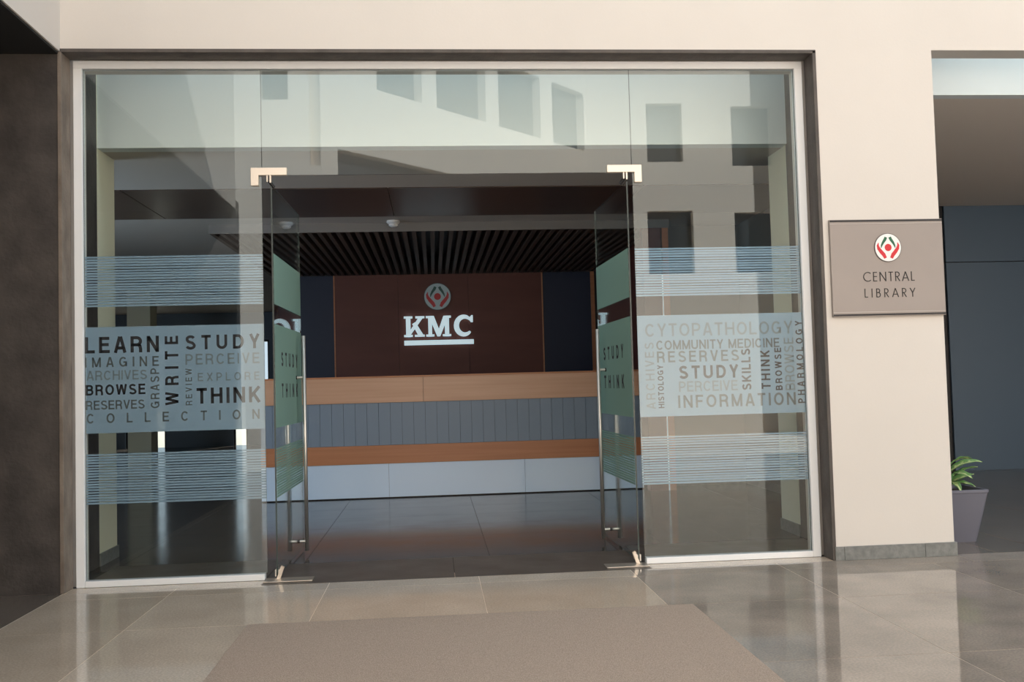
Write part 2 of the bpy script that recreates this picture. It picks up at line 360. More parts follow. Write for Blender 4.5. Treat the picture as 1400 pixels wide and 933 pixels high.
def grotesque(c, s):
    """width and centre lines of a grotesque capital of unit height with stroke s"""
    h = s / 2; t = 1 - h; V = lambda x: [(x, 0), (x, 1)]; H = lambda y, a, b: [(a, y), (b, y)]
    def bowl(x0, xr, y0, y1):
        r = (y1 - y0) / 2; return [(x0, y1), (xr - r, y1)] + arc(xr - r, (y0 + y1) / 2, r, r, 88, -88, 10) + [(xr - r, y0), (x0, y0)]
    if c == 'A': return 0.74, [[(h * 0.9, 0), (0.37 - h * 0.25, 1)], [(0.37 + h * 0.25, 1), (0.74 - h * 0.9, 0)], H(0.29, 0.17, 0.57)]
    if c == 'B': return 0.70, [V(h), bowl(h, 0.66 - h, 0.52, t), bowl(h, 0.70 - h, h, 0.52)]
    if c == 'C': return 0.76, [arc(0.38, 0.5, 0.38 - h, 0.5 - h, 38, 322, 22)]
    if c == 'D': return 0.74, [V(h), [(h, t), (0.34, t)] + arc(0.34, 0.5, 0.40 - h, 0.5 - h, 88, -88) + [(0.34, h), (h, h)]]
    if c == 'E': return 0.64, [V(h), H(t, h, 0.62), H(0.52, h, 0.58), H(h, h, 0.64)]
    if c == 'F': return 0.60, [V(h), H(t, h, 0.60), H(0.50, h, 0.54)]
    if c == 'G': return 0.80, [arc(0.39, 0.5, 0.39 - h, 0.5 - h, 42, 340, 22), [(0.76 - h, 0.46), (0.76 - h, 0.04)], H(0.46, 0.42, 0.76)]
    if c == 'H': return 0.73, [V(h), V(0.73 - h), H(0.52, h, 0.73 - h)]
    if c == 'I': return s, [V(h)]
    if c == 'K': return 0.73, [V(h), [(h, 0.34), (0.70 - h * 0.6, 1)], [(0.30, 0.54), (0.73 - h * 0.9, 0)]]
    if c == 'L': return 0.58, [V(h), H(h, h, 0.58)]
    if c == 'M': return 0.86, [V(h), V(0.86 - h), [(h, 0.96), (0.43, 0.04)], [(0.43, 0.04), (0.86 - h, 0.96)]]
    if c == 'N': return 0.73, [V(h), V(0.73 - h), [(h, 0.96), (0.73 - h, 0.04)]]
    if c == 'O': return 0.80, [arc(0.40, 0.5, 0.40 - h, 0.5 - h, 0, 360, 28)]
    if c == 'P': return 0.67, [V(h), bowl(h, 0.67 - h, 0.43, t)]
    if c == 'R': return 0.72, [V(h), bowl(h, 0.69 - h, 0.47, t), [(0.44, 0.47), (0.56, 0.40), (0.62 - h * 0.2, 0.22), (0.70 - h, 0.0)]]
    if c == 'S': return 0.70, [arc(0.35, 0.75 - h * 0.2, 0.32 - h * 0.9, 0.25 - h * 0.8, 22, 200, 10) + [(0.20, 0.56), (0.48, 0.46)] + arc(0.35, 0.27, 0.35 - h, 0.27 - h, 35, -165, 12)]
    if c == 'T': return 0.64, [V(0.32), H(t, 0, 0.64)]
    if c == 'U': return 0.73, [[(h, 1), (h, 0.36)] + arc(0.365, 0.36, 0.365 - h, 0.36 - h, 180, 360) + [(0.73 - h, 0.36), (0.73 - h, 1)]]
    if c == 'V': return 0.70, [[(h * 0.9, 1), (0.35, 0.03)], [(0.35, 0.03), (0.70 - h * 0.9, 1)]]
    if c == 'W': return 1.0, [[(h * 0.9, 1), (0.26, 0.03)], [(0.26, 0.03), (0.50, 0.97)], [(0.50, 0.97), (0.74, 0.03)], [(0.74, 0.03), (1.0 - h * 0.9, 1)]]
    if c == 'X': return 0.70, [[(h * 0.9, 0), (0.70 - h * 0.9, 1)], [(h * 0.9, 1), (0.70 - h * 0.9, 0)]]
    if c == 'Y': return 0.70, [[(h * 0.9, 1), (0.35, 0.42)], [(0.35, 0.42), (0.70 - h * 0.9, 1)], [(0.35, 0), (0.35, 0.46)]]

def word(s, x0, z0, x1, z1, y, mt, parent, vertical=False, weight=0.17, th=0.0004, mirror=False, fn=None):
    w, h = (x1 - x0, z1 - z0) if not vertical else (z1 - z0, x1 - x0)
    adv = [0.30 if c == ' ' else grotesque(c, weight)[0] for c in s]
    nat = sum(adv) * h; gap = 0.11 * h; fx = 1.0
    if nat + gap * (len(s) - 1) > w: fx = w / (nat + gap * (len(s) - 1))
    else: gap = (w - nat) / (len(s) - 1)
    u = 0
    for c, a in zip(s, adv):
        if c != ' ':
            bm = bmesh.new()
            for st in grotesque(c, weight)[1]: ribbon(bm, [(px * h, pz * h) for px, pz in st], weight * h, -th, 0)
            bmesh.ops.recalc_face_normals(bm, faces=bm.faces)
            for v in bm.verts:
                X, Z = (u + v.co.x) * fx, v.co.z
                if mirror: X = w - X
                v.co = Vector((x0 + X, y + v.co.y, z0 + Z)) if not vertical else Vector((x1 - Z, y + v.co.y, z0 + X))
                if fn: v.co = fn(v.co)
            if mirror: bmesh.ops.recalc_face_normals(bm, faces=bm.faces)
            link('letter', bm, mt, parent)
        u += a * h + gap

# ------------------------------------------------------------------ storefront frame
fr = empty('door_frame', (0.15, 0.18, 0))
tag(fr, 'slim white aluminium frame around the whole glass entrance', 'frame')
def fp(*b, n='frame_rail'):
    boxes(n, [tuple(b)], M_alu, fr, bevel=0.003).location = (-0.15, -0.18, 0)
fp(-2.345, -2.29, 0.15, 0.21, 0.001, 3.43, n='frame_stile'); fp(2.592, 2.648, 0.15, 0.21, 0.001, 3.43, n='frame_stile'); fp(-2.345, 2.648, 0.15, 0.21, 3.43, 3.482)
fp(-2.289, -1.14, 0.15, 0.21, 0.001, 0.042, n='sill_rail'); fp(1.42, 2.591, 0.15, 0.21, 0.001, 0.042, n='sill_rail')
GY0, GY1 = 0.174, 0.184
def pane_mesh(x0, x1, y0, y1, z0, z1, axis='y'):
    bm = bmesh.new(); fs = bx(bm, x0, x1, y0, y1, z0, z1)
    for f in fs:
        f.normal_update(); n = f.normal
        if abs(n.y if axis == 'y' else n.x) < 0.5: f.material_index = 1
    return bm
BANDS = ((1.836, 2.178), (1.0, 1.702), (0.535, 0.87))
def stripes(bm, x0, x1, z0, z1, y0, y1, n, axis='y'):
    p = (z1 - z0) / n
    for i in range(n):
        za = z0 + i * p; t = 0.74 + 0.08 * math.sin(i * 1.3)
        if axis == 'y': bx(bm, x0, x1, y0, y1, za, za + p * t)
        else: bx(bm, y0, y1, x0, x1, za, za + p * t)
def fixed_pane(name, x0, x1, label, words):
    r = empty(name, ((x0 + x1) / 2, GY0, 0.042)); tag(r, label, 'glass pane', 'fixed glass panes beside the doors')
    off = (-(x0 + x1) / 2, -GY0, -0.042)
    g_ = link('glass', pane_mesh(x0, x1, GY0, GY1, 0.042, 3.43), [M_glass, M_edge], r); g_.location = off
    fy = GY1 + 0.0006
    for i, (za, zb) in enumerate(BANDS):
        if i == 1:
            f = boxes('frosted_panel', [(x0 + 0.002, x1 - 0.002, fy, fy + 0.0006, za, zb)], M_film, r); f.location = off
            tag(f, 'frosted panel with printed words')
            for (s, a, zb0, b, zt, tone) in words:
                word(s.strip('|'), a, zb0, b, zt, fy - 0.00005, (M_ink1, M_ink2, M_ink3)[tone], f, vertical=s.endswith('|'), weight=(0.19, 0.165, 0.15)[tone])
        else:
            bm = bmesh.new(); stripes(bm, x0 + 0.002, x1 - 0.002, za, zb, fy, fy + 0.0006, 19)
            f = link('striped_film', bm, M_film, r); f.location = off; tag(f, 'band of fine frosted stripes', kind='stuff')
    return r
LW = [("LEARN", -2.291, 1.529, -1.815, 1.637, 0), ("IMAGINE", -2.292, 1.436, -1.816, 1.502, 1), ("ARCHIVES", -2.282, 1.350, -1.894, 1.413, 2),
      ("BROWSE", -2.288, 1.251, -1.905, 1.321, 0), ("RESERVES", -2.288, 1.156, -1.911, 1.216, 1), ("COLLECTION", -2.284, 1.066, -1.164, 1.131, 1),
      ("WRITE|", -1.777, 1.173, -1.690, 1.634, 0), ("GRASP|", -1.872, 1.156, -1.815, 1.421, 1), ("REVIEW|", -1.645, 1.169, -1.603, 1.413, 1),
      ("STUDY", -1.643, 1.539, -1.157, 1.635, 0), ("PERCEIVE", -1.644, 1.438, -1.159, 1.510, 2), ("EXPLORE", -1.565, 1.327, -1.160, 1.382, 2), ("THINK", -1.574, 1.177, -1.155, 1.282, 0)]
RW = [("CYTOPATHOLOGY", 1.469, 1.554, 2.520, 1.644, 2), ("COMMUNITY MEDICINE", 1.544, 1.461, 2.421, 1.526, 1), ("RESERVES", 1.546, 1.373, 2.127, 1.451, 1),
      ("STUDY", 1.698, 1.256, 2.119, 1.347, 0), ("PERCEIVE", 1.694, 1.167, 2.111, 1.239, 2), ("INFORMATION", 1.685, 1.055, 2.523, 1.143, 1),
      ("SKILLS|", 2.143, 1.167, 2.208, 1.456, 0), ("THINK|", 2.281, 1.171, 2.346, 1.442, 0), ("BROWSE|", 2.382, 1.160, 2.431, 1.457, 0),
      ("BROWSE|", 2.452, 1.158, 2.522, 1.527, 2), ("PHARMOLOGY|", 2.539, 1.065, 2.589, 1.643, 0), ("ARCHIVES|", 1.462, 1.053, 1.526, 1.514, 2), ("HISTOLOGY|", 1.546, 1.058, 1.587, 1.356, 0)]
fixed_pane('glass_pane', -2.289, -1.1255, 'tall fixed glass pane whose frosted panel starts with LEARN and STUDY', LW)
fixed_pane('glass_pane', 1.4115, 2.591, 'tall fixed glass pane whose frosted panel reads COMMUNITY MEDICINE and INFORMATION', RW)
tp = link('transom_pane', pane_mesh(-1.1225, 1.4085, GY0, GY1, 2.705, 3.43), [M_glass, M_edge]); tag(tp, 'wide clear glass pane above the open double doors', 'glass pane')

# patch fittings
def patch(x0, x1, leg, label):
    r = empty('patch_fitting', ((x0 + x1) / 2, 0.16, 2.70)); tag(r, label, 'hinge', 'corner patch fittings of the doorway')
    off = (-(x0 + x1) / 2, -0.16, -2.70)
    zt, zb, zl = 2.755, 2.703, 2.633
    la, lb = (x0, x0 + 0.052) if leg < 0 else (x1 - 0.052, x1)
    pts = [(x0, zb), (x0, zt), (x1, zt), (x1, zb)]
    bm = bmesh.new()
    if leg < 0: o_ = [(x0, zl), (x0, zt), (x1, zt), (x1, zb), (lb, zb), (lb, zl)]
    else: o_ = [(x0, zb), (x0, zt), (x1, zt), (x1, zl), (la, zl), (la, zb)]
    for ya, yb in ((0.158, GY0 - 0.0005), (GY1 + 0.0005, 0.202)): poly_plate(bm, o_, ya, yb)
    bmesh.ops.recalc_face_normals(bm, faces=bm.faces)
    link('cover_plate', bm, M_nickel, r, bevel=0.002).location = off
    px = x0 + 0.118 if leg < 0 else x1 - 0.118
    boxes('pivot_tab', [(px - 0.014, px - 0.004, 0.160, 0.198, 2.658, 2.703)], M_nickel, r, bevel=0.001).location = off
    boxes('pivot_tab', [(px + 0.006, px + 0.018, 0.160, 0.198, 2.652, 2.703)], M_nickel, r, bevel=0.001).location = off
    bm = bmesh.new(); d = 1 if leg < 0 else -1
    tube(bm, [(px, 0.18, 2.668), (px + d * 0.03, 0.20, 2.628)], 0.011, 10); link('closer_arm', bm, M_black, r).location = off
patch(-1.196, -0.957, -1, 'L-shaped satin metal corner fitting above the door leaf beside the LEARN pane')
patch(1.233, 1.476, 1, 'L-shaped satin metal corner fitting above the door leaf beside the COMMUNITY MEDICINE pane')

# ------------------------------------------------------------------ door leaves, opened inwards
def leaf(xh, xf, s, label, hlabel):
    """s=+1: opening side is +x"""
    r = empty('door', (xh, 0.19, 0)); tag(r, label, 'door', 'open frameless glass door leaves')
    r.rotation_euler = (0, 0, -math.atan2(xf - xh, 1.2))
    t = 0.005; y0, y1 = 0.0, 1.165
    link('glass', pane_mesh(-t, t, y0, y1, 0.02, 2.645, 'x'), [M_glass, M_edge], r)
    fx = s * (t + 0.0012)
    for i, (za, zb) in enumerate(BANDS):
        if i == 1:
            f = boxes('frosted_panel', [(fx - 0.0006, fx + 0.0006, y0 + 0.01, y1 - 0.01, za, zb)], M_filmg, r)
            xx = t + 0.001
            for k, (wd, ya, yb, zz, hh) in enumerate((("STUDY", 0.25, 0.95, 1.42, 0.10), ("THINK", 0.25, 0.95, 1.20, 0.10))):
                word(wd, ya, zz, yb, zz + hh, 0, M_ink1, f, weight=0.2, mirror=(s < 0), fn=lambda p: Vector((s * (0.0072) + p.y, p.x, p.z)))
        elif i == 0:
            f = boxes('frosted_panel', [(fx - 0.0006, fx + 0.0006, y0 + 0.01, y1 - 0.01, za, zb)], M_filmg, r)
        else:
            bm = bmesh.new(); stripes(bm, y0 + 0.01, y1 - 0.01, za, zb, fx - 0.0006, fx + 0.0006, 19, 'x')
            f = link('striped_film', bm, M_filmg, r); tag(f, 'band of fine frosted stripes', kind='stuff')
    # corner patches of the leaf
    boxes('patch_plate', [(-0.016, -t - 0.0005, 0.0, 0.10, 0.015, 0.062), (t + 0.0005, 0.016, 0.0, 0.10, 0.015, 0.062)], M_steel, r, bevel=0.002)
    bm = bmesh.new()
    for sx in (-1, 1): poly_plate(bm, [(0, 0), (0.024, 0), (0.05, 0.075), (0.03, 0.085)], sx * 0.02 - 0.004, sx * 0.02 + 0.004)
    for v in bm.verts: v.co = Vector((0.012 * 0 + (v.co.x - 0.02) * s + 0.02 * s, v.co.y * 0.6 - 0.02, v.co.z + 0.005))
    bmesh.ops.recalc_face_normals(bm, faces=bm.faces)
    link('pivot_bracket', bm, M_nickel, r)
    h = empty('handle', (0, 0.885, 0)); h.parent = r; h['label'] = hlabel
    for sx in (-1, 1):
        bm = bmesh.new(); tube(bm, [(sx * 0.066, 0, 0.035), (sx * 0.066, 0, 1.665)], 0.0145, 18)
        b = link('pull_bar', bm, M_steel, h, smooth=False)
        for p in b.data.polygons: p.use_smooth = len(p.vertices) == 4
    for z in (0.105, 1.345):
        bm = bmesh.new(); tube(bm, [(-0.066, 0, z), (-0.012, 0, z)], 0.011, 12); tube(bm, [(0.012, 0, z), (0.066, 0, z)], 0.011, 12)
        link('standoff', bm, M_steel, h)
        bm = bmesh.new(); tube(bm, [(-0.014, 0, z), (-0.0052, 0, z)], 0.014, 12); tube(bm, [(0.0052, 0, z), (0.014, 0, z)], 0.014, 12)
        link('washer', bm, M_black, h)
    return r
leaf(-1.065, -1.045, 1, 'clear glass door leaf standing open beside the LEARN pane', 'long steel pull handle')
leaf(1.375, 1.345, -1, 'clear glass door leaf standing open beside the COMMUNITY MEDICINE pane', 'long steel pull handle')
for xa, xb, who in ((-1.135, -0.82, 'LEARN'), (1.13, 1.42, 'COMMUNITY MEDICINE')):
    o = boxes('floor_pivot_plate', [(xa, xb, 0.06, 0.19, 0.0015, 0.008)], M_nickel, bevel=0.002)
    tag(o, 'worn metal floor spring plate under the door leaf beside the %s pane' % who, 'floor plate', 'floor spring plates')

# ------------------------------------------------------------------ library sign
def emblem(parent, cx, cz, rad, y, mats, scz=1.0):
    """white disc, two green leaves, two red hands round a red ball; returns parts"""
    mr, mw, mg, md = mats
    bm = bmesh.new(); poly_plate(bm, disc_pts(cx, cz, rad, rad * scz), y, y + 0.004); link('emblem_rim', bm, mr, parent)
    bm = bmesh.new(); poly_plate(bm, disc_pts(cx, cz, rad * 0.955, rad * 0.955 * scz), y - 0.0015, y - 0.0001); dsk = link('emblem_disc', bm, mw, parent)
    P = lambda pts, sx: [(cx + sx * px * rad, cz + pz * rad * scz) for px, pz in pts]
    for sx in (-1, 1):
        spine = P([(0.14, 0.72), (0.22, 0.55), (0.36, 0.36), (0.47, 0.16), (0.52, -0.03)], sx)
        bm = bmesh.new(); ribbon(bm, spine, [0.19 * rad, 0.20 * rad, 0.17 * rad, 0.12 * rad, 0.03 * rad], y - 0.003, y - 0.0016)
        bmesh.ops.recalc_face_normals(bm, faces=bm.faces); link('emblem_leaf', bm, mg, parent)
        hand = P([(0.70, 0.34), (0.76, 0.15), (0.70, -0.06), (0.52, -0.30), (0.34, -0.50), (0.22, -0.74)], sx)
        bm = bmesh.new(); ribbon(bm, hand, [0.03 * rad, 0.14 * rad, 0.22 * rad, 0.26 * rad, 0.26 * rad, 0.20 * rad], y - 0.003, y - 0.0016)
        bmesh.ops.recalc_face_normals(bm, faces=bm.faces); link('emblem_hand', bm, md, parent)
    bm = bmesh.new(); poly_plate(bm, disc_pts(cx, cz - 0.0 * rad, rad * 0.25, rad * 0.25 * scz), y - 0.003, y - 0.0016); link('emblem_ball', bm, md, parent)

sg = empty('wall_sign', (3.13, 0.0, 1.985)); tag(sg, 'square grey metal sign with round emblem reading CENTRAL LIBRARY on the white pier', 'sign')
sroot = (-3.13, 0, -1.985)
M_signp = mat('sign_plate', rgb(146, 137, 132), 0.45, metal=0.2, noise=2, col2=rgb(151, 142, 137))
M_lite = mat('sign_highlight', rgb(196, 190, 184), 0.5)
sub = empty('t'); bpy.data.objects.remove(sub)
bp_ = boxes('backplate', [(2.729, 3.531, -0.026, -0.001, 1.650, 2.318)], M_signp, sg, bevel=0.0015); bp_.location = sroot
for za, zb in ((2.302, 2.314), (1.655, 1.667)):
    boxes('border_line', [(2.731, 3.529, -0.028, -0.0262, za, zb)], M_black, sg).location = sroot
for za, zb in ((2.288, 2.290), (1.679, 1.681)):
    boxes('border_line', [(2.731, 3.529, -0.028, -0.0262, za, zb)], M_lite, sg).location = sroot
off = empty('emblem', sroot); off.parent = sg
M_red = mat('emblem_red', rgb(206, 32, 44), 0.5); M_green = mat('emblem_green', rgb(24, 96, 66), 0.5); M_ewhite = mat('emblem_white', rgb(238, 238, 236), 0.5); M_rim = mat('emblem_rim_grey', rgb(84, 76, 76), 0.5)
emblem(off, 3.134, 2.121, 0.0965, -0.031, (M_rim, M_ewhite, M_green, M_red), 1.03)

# geometric sans capitals, unit height: (advance, strokes)
GS = {'C': (0.86, [arc(0.50, 0.5, 0.46, 0.47, 48, 312)]), 'E': (0.50, [[(0.06, 0), (0.06, 1)], [(0.06, 0.955), (0.44, 0.955)], [(0.06, 0.52), (0.42, 0.52)], [(0.06, 0.045), (0.44, 0.045)]]),
      'N': (0.78, [[(0.06, 0), (0.06, 1)], [(0.06, 0.97), (0.68, 0.03)], [(0.68, 0), (0.68, 1)]]), 'T': (0.52, [[(0.25, 0), (0.25, 1)], [(0.0, 0.955), (0.50, 0.955)]]),
      'R': (0.56, [[(0.06, 0), (0.06, 1)], [(0.06, 0.955)] + arc(0.24, 0.72, 0.22, 0.235, 90, -90) + [(0.06, 0.485)], [(0.2, 0.485), (0.50, 0.0)]]),
      'A': (0.76, [[(0.02, 0), (0.37, 0.99)], [(0.37, 0.99), (0.72, 0)], [(0.15, 0.32), (0.59, 0.32)]]), 'L': (0.44, [[(0.06, 0), (0.06, 1)], [(0.06, 0.045), (0.40, 0.045)]]),
      'I': (0.16, [[(0.06, 0), (0.06, 1)]]), 'B': (0.56, [[(0.06, 0), (0.06, 1)], [(0.06, 0.955)] + arc(0.24, 0.745, 0.18, 0.21, 90, -90) + [(0.06, 0.535)], [(0.06, 0.535), (0.24, 0.535)] + arc(0.26, 0.29, 0.22, 0.245, 90, -90) + [(0.06, 0.045)]]),
      'Y': (0.66, [[(0.02, 1), (0.31, 0.46)], [(0.60, 1), (0.31, 0.46)], [(0.31, 0), (0.31, 0.48)]])}
def line_sans(s, x0, x1, z0, z1, parent, skew):
    h = z1 - z0; nat = sum(GS[c][0] for c in s) * h; gap = ((x1 - x0) - nat) / (len(s) - 1) if True else 0
    x = x0
    for c in s:
        bm = bmesh.new()
        for st in GS[c][1]: ribbon(bm, [(x + px * h, z0 + pz * h) for px, pz in st], 0.088 * h, -0.0285, -0.0262)
        bmesh.ops.recalc_face_normals(bm, faces=bm.faces)
        link('letter', bm, M_black, parent); x += GS[c][0] * h + gap
lt = empty('lettering', sroot); lt.parent = sg; lt['label'] = 'CENTRAL LIBRARY in thin dark capitals'
line_sans('CENTRAL', 2.951, 3.319, 1.889, 1.954, lt, 0); line_sans('LIBRARY', 2.955, 3.319, 1.779, 1.840, lt, 0)

# ------------------------------------------------------------------ feature wall with illuminated sign
fw_ = empty('feature_wall', (0, 8.62, 0)); struct(fw_, 'brown panelled wall between two navy strips behind the reception desk')
o0 = (0, -8.62, 0)
for k, (a, b) in enumerate(((-1.49, -0.52), (-0.517, 0.567), (0.57, 1.72))):
    boxes('panel', [(a, b, 8.60, 8.64, 0, 3.0)], M_brown, fw_, bevel=0.001).location = o0
for a, b in ((-2.34, -1.51), (1.74, 2.50)): boxes('navy_panel', [(a, b, 8.61, 8.64, 0, 3.0)], M_navy, fw_).location = o0
for a, b in ((-1.51, -1.49), (1.72, 1.74), (2.50, 2.56)): boxes('edge_strip', [(a, b, 8.59, 8.64, 0, 3.0)], M_oakd, fw_).location = o0
boxes('backing', [(-2.36, 2.62, 8.64, 8.7, 0, 3.279)], M_black, fw_).location = o0

def kmat(name, c, e):
    return mat(name, c, 0.4, emit=e)
M_k = kmat('lit_letter', rgb(205, 228, 235), 0.62)
km = empty('illuminated_sign', (0.09, 8.6, 2.3)); tag(km, 'illuminated white KMC letters with round emblem and underline on brown wall', 'sign')
ko = (-0.09, -8.6, -2.3)
ke = empty('emblem', ko); ke.parent = km
emblem(ke, 0.090, 2.644, 0.213, 8.56, (kmat('sign_rim', rgb(60, 66, 70), 0.02), kmat('lit_disc', rgb(150, 168, 172), 0.10), kmat('lit_green', rgb(14, 70, 66), 0.05), kmat('lit_red', rgb(150, 18, 30), 0.12)))
kl = empty('lettering', ko); kl.parent = km
def kplate(pl, nm='letter'):
    bm = bmesh.new()
    for i, pts in enumerate(pl): poly_plate(bm, pts, 8.54 + i * 0.0008, 8.585)
    bmesh.ops.recalc_face_normals(bm, faces=bm.faces); link(nm, bm, M_k, kl)
def kx(x0, z0, sx, sz, polys): return [[(x0 + px * sx, z0 + pz * sz) for px, pz in p] for p in polys]
zk, hk = 2.025, 0.318
rect = lambda a, b, c, d: [(a, c), (b, c), (b, d), (a, d)]
kplate(kx(-0.438, zk, 0.318, hk, [rect(0.10, 0.32, 0, 1), rect(0, 0.42, 0, 0.10), rect(0, 0.42, 0.90, 1), [(0.32, 0.34), (0.70, 0.92), (0.92, 0.92), (0.32, 0.10)][:], [(0.40, 0.62), (0.56, 0.72), (0.94, 0.08), (0.68, 0.08)], rect(0.52, 1.0, 0, 0.10), rect(0.56, 1.0, 0.90, 1)]))
kplate(kx(-0.098, zk, 0.388, hk, [rect(0.09, 0.24, 0, 1), rect(0, 0.33, 0, 0.10), rect(0, 0.25, 0.90, 1), rect(0.75, 0.92, 0, 1), rect(0.66, 1.0, 0, 0.10), rect(0.76, 1.0, 0.90, 1), [(0.12, 1), (0.32, 1), (0.56, 0.20), (0.50, 0.0), (0.44, 0.0)], [(0.90, 1), (0.70, 1), (0.46, 0.20), (0.50, 0.0), (0.56, 0.0)]]))
bm = bmesh.new()
cpts = arc(0.50 * 0.30 + 0.345, zk + hk / 2, 0.122, 0.138, 42, 318, 26)
ribbon(bm, cpts, [0.028 + 0.052 * math.sin(math.pi * i / 26) ** 0.6 if 0 < i < 26 else 0.03 for i in range(27)], 8.54, 8.585)
for sz in (1,): poly_plate(bm, [(0.598, zk + hk * 0.66), (0.630, zk + hk * 0.66), (0.630, zk + hk * 1.0), (0.608, zk + hk * 1.0), (0.560, zk + hk * 0.84)], 8.541, 8.585)
bmesh.ops.recalc_face_normals(bm, faces=bm.faces); link('letter', bm, M_k, kl)
kplate([rect(-0.438, 0.636, 1.895, 1.968)], 'underline')

# ------------------------------------------------------------------ reception desk
rd = empty('reception_desk', (0.2, 4.67, 0)); tag(rd, 'long reception desk in wood bands, grey planks and glossy white plinth', 'reception desk')
ro = (-0.2, -4.67, 0)
DX0, DX1 = -1.95, 2.40
for a, b in ((DX0, -0.121), (-0.119, DX1)): boxes('fascia_panel', [(a, b, 4.66, 4.70, 1.082, 1.363)], M_oak, rd, bevel=0.0015).location = ro
boxes('lower_panel', [(DX0, DX1, 4.66, 4.70, 0.392, 0.598)], M_oakd, rd, bevel=0.0015).location = ro
k = 0; x = DX0
while x < DX1 - 0.01:
    b = min(x + 0.132, DX1); boxes('plank', [(x, b - 0.003, 4.675 + (k % 3) * 0.0006, 4.70, 0.600, 1.080)], M_grey, rd).location = ro; x = b; k += 1
for a, b in ((DX0, -0.53), (-0.528, 1.02), (1.022, DX1)): boxes('base_panel', [(a, b, 4.672, 4.70, 0.012, 0.390)], M_gloss, rd, bevel=0.001).location = ro
boxes('carcass', [(DX0 + 0.01, DX1 - 0.01, 4.70, 5.3, 0, 1.36)], M_black, rd).location = ro
boxes('worktop', [(DX0, DX1, 4.66, 5.32, 1.364, 1.384)], M_oakd, rd, bevel=0.001).location = ro

# wood portal post right of the desk
pp = empty('portal_post', (2.57, 4.47, 0)); tag(pp, 'brown wooden post with thin light strip at the end of the reception desk', 'post')
boxes('post', [(2.42, 2.63, 4.42, 4.58, 0, 3.0)], M_brown, pp).location = (-2.57, -4.47, 0)
boxes('light_strip', [(2.632, 2.645, 4.42, 4.50, 0, 2.45)], mat('lit_strip', rgb(200, 210, 220), 0.4, emit=0.3), pp).location = (-2.57, -4.47, 0)
boxes('edge_board', [(2.647, 2.72, 4.42, 4.58, 0, 3.0)], M_oakd, pp).location = (-2.57, -4.47, 0)

# smoke detector
sdt = empty('smoke_detector', (-0.405, 4.30, 3.10)); tag(sdt, 'small round white smoke detector on the lobby ceiling', 'smoke detector')
def lathe(bm, prof, seg=24):
    rings = [[bm.verts.new((r * math.cos(2 * math.pi * k / seg), r * math.sin(2 * math.pi * k / seg), z)) for k in range(seg)] for r, z in prof]
    for A, B in zip(rings, rings[1:]):
        for k in range(seg): bm.faces.new((A[k], A[(k + 1) % seg], B[(k + 1) % seg], B[k]))
    bm.faces.new(rings[0]); bm.faces.new(rings[-1][::-1]); bmesh.ops.recalc_face_normals(bm, faces=bm.faces)
M_det = mat('white_plastic', rgb(240, 240, 240), 0.4)
bm = bmesh.new(); lathe(bm, [(0.072, 0.0), (0.076, -0.02), (0.06, -0.035)]); link('base', bm, M_det, sdt)
bm = bmesh.new(); lathe(bm, [(0.05, -0.037), (0.052, -0.055), (0.03, -0.07)]); link('sensor_head', bm, M_det, sdt)

# sensor on passage ceiling edge
cs = empty('ceiling_sprinkler', (5.0, 3.4, 3.39)); tag(cs, 'tiny dark sprinkler head on the passage ceiling behind the pier', 'sprinkler')
bm = bmesh.new(); lathe(bm, [(0.03, 0.0), (0.03, -0.008)]); link('escutcheon', bm, M_steel, cs)
bm = bmesh.new(); lathe(bm, [(0.01, -0.009), (0.01, -0.04), (0.022, -0.042), (0.022, -0.047)], 12); link('sprinkler_nozzle', bm, M_black, cs)

# hall column at the back left of the lobby
hp = struct(boxes('pillar', [(-5.35, -4.95, 11.0, 11.4, 0, 3.1)], M_cream))

# ------------------------------------------------------------------ entrance mat
mt_ = empty('entrance_mat', (0.2, -2.4, 0)); tag(mt_, 'large flat speckled brown coir mat on the polished floor before the doors', 'doormat')
mo = (-0.2, 2.4, 0)
boxes('pile_surface', [(-1.02, 1.405, -3.9, -1.075, 0.001, 0.007)], M_mat, mt_, bevel=0.002).location = mo

# ------------------------------------------------------------------ planter
pl = empty('potted_plant', (3.82, 0.62, 0)); tag(pl, 'variegated green plant in tapered grey square planter beside the white pier', 'potted plant')
M_pot = mat('grey_planter', rgb(108, 108, 120), 0.5)
bm = bmesh.new()
def sq(h, z, n=6, rad=0.03):
    out = []
    for cx, cy, a in ((1, 1, 0), (-1, 1, 90), (-1, -1, 180), (1, -1, 270)):
        for i in range(n): 
            t = math.radians(a + 90 * i / (n - 1)); out.append(bm.verts.new((cx * (h - rad) + rad * math.cos(t), cy * (h - rad) + rad * math.sin(t), z)))
    return out
rings = [sq(0.148, 0.0), sq(0.152, 0.02), sq(0.19, 0.22), sq(0.214, 0.362), sq(0.220, 0.368), sq(0.220, 0.385), sq(0.214, 0.389), sq(0.204, 0.386), sq(0.198, 0.35)]
for A, B in zip(rings, rings[1:]):
    for k in range(len(A)): bm.faces.new((A[k], A[(k + 1) % len(A)], B[(k + 1) % len(A)], B[k]))
bm.faces.new(rings[0][::-1]); bmesh.ops.recalc_face_normals(bm, faces=bm.faces)
link('pot', bm, M_pot, pl, smooth=False)
bm = bmesh.new(); r_ = sq(0.197, 0.352); bm.faces.new(r_); link('soil', bm, mat('soil', rgb(48, 38, 30), 0.95, noise=40, col2=rgb(70, 56, 44), bump=(60, 1)), pl)
M_leaf = bpy.data.materials.new('variegated_leaf'); M_leaf.use_nodes = True
nt = M_leaf.node_tree; b_ = nt.nodes['Principled BSDF']; at_ = nt.nodes.new('ShaderNodeAttribute'); at_.attribute_name = 'Col'
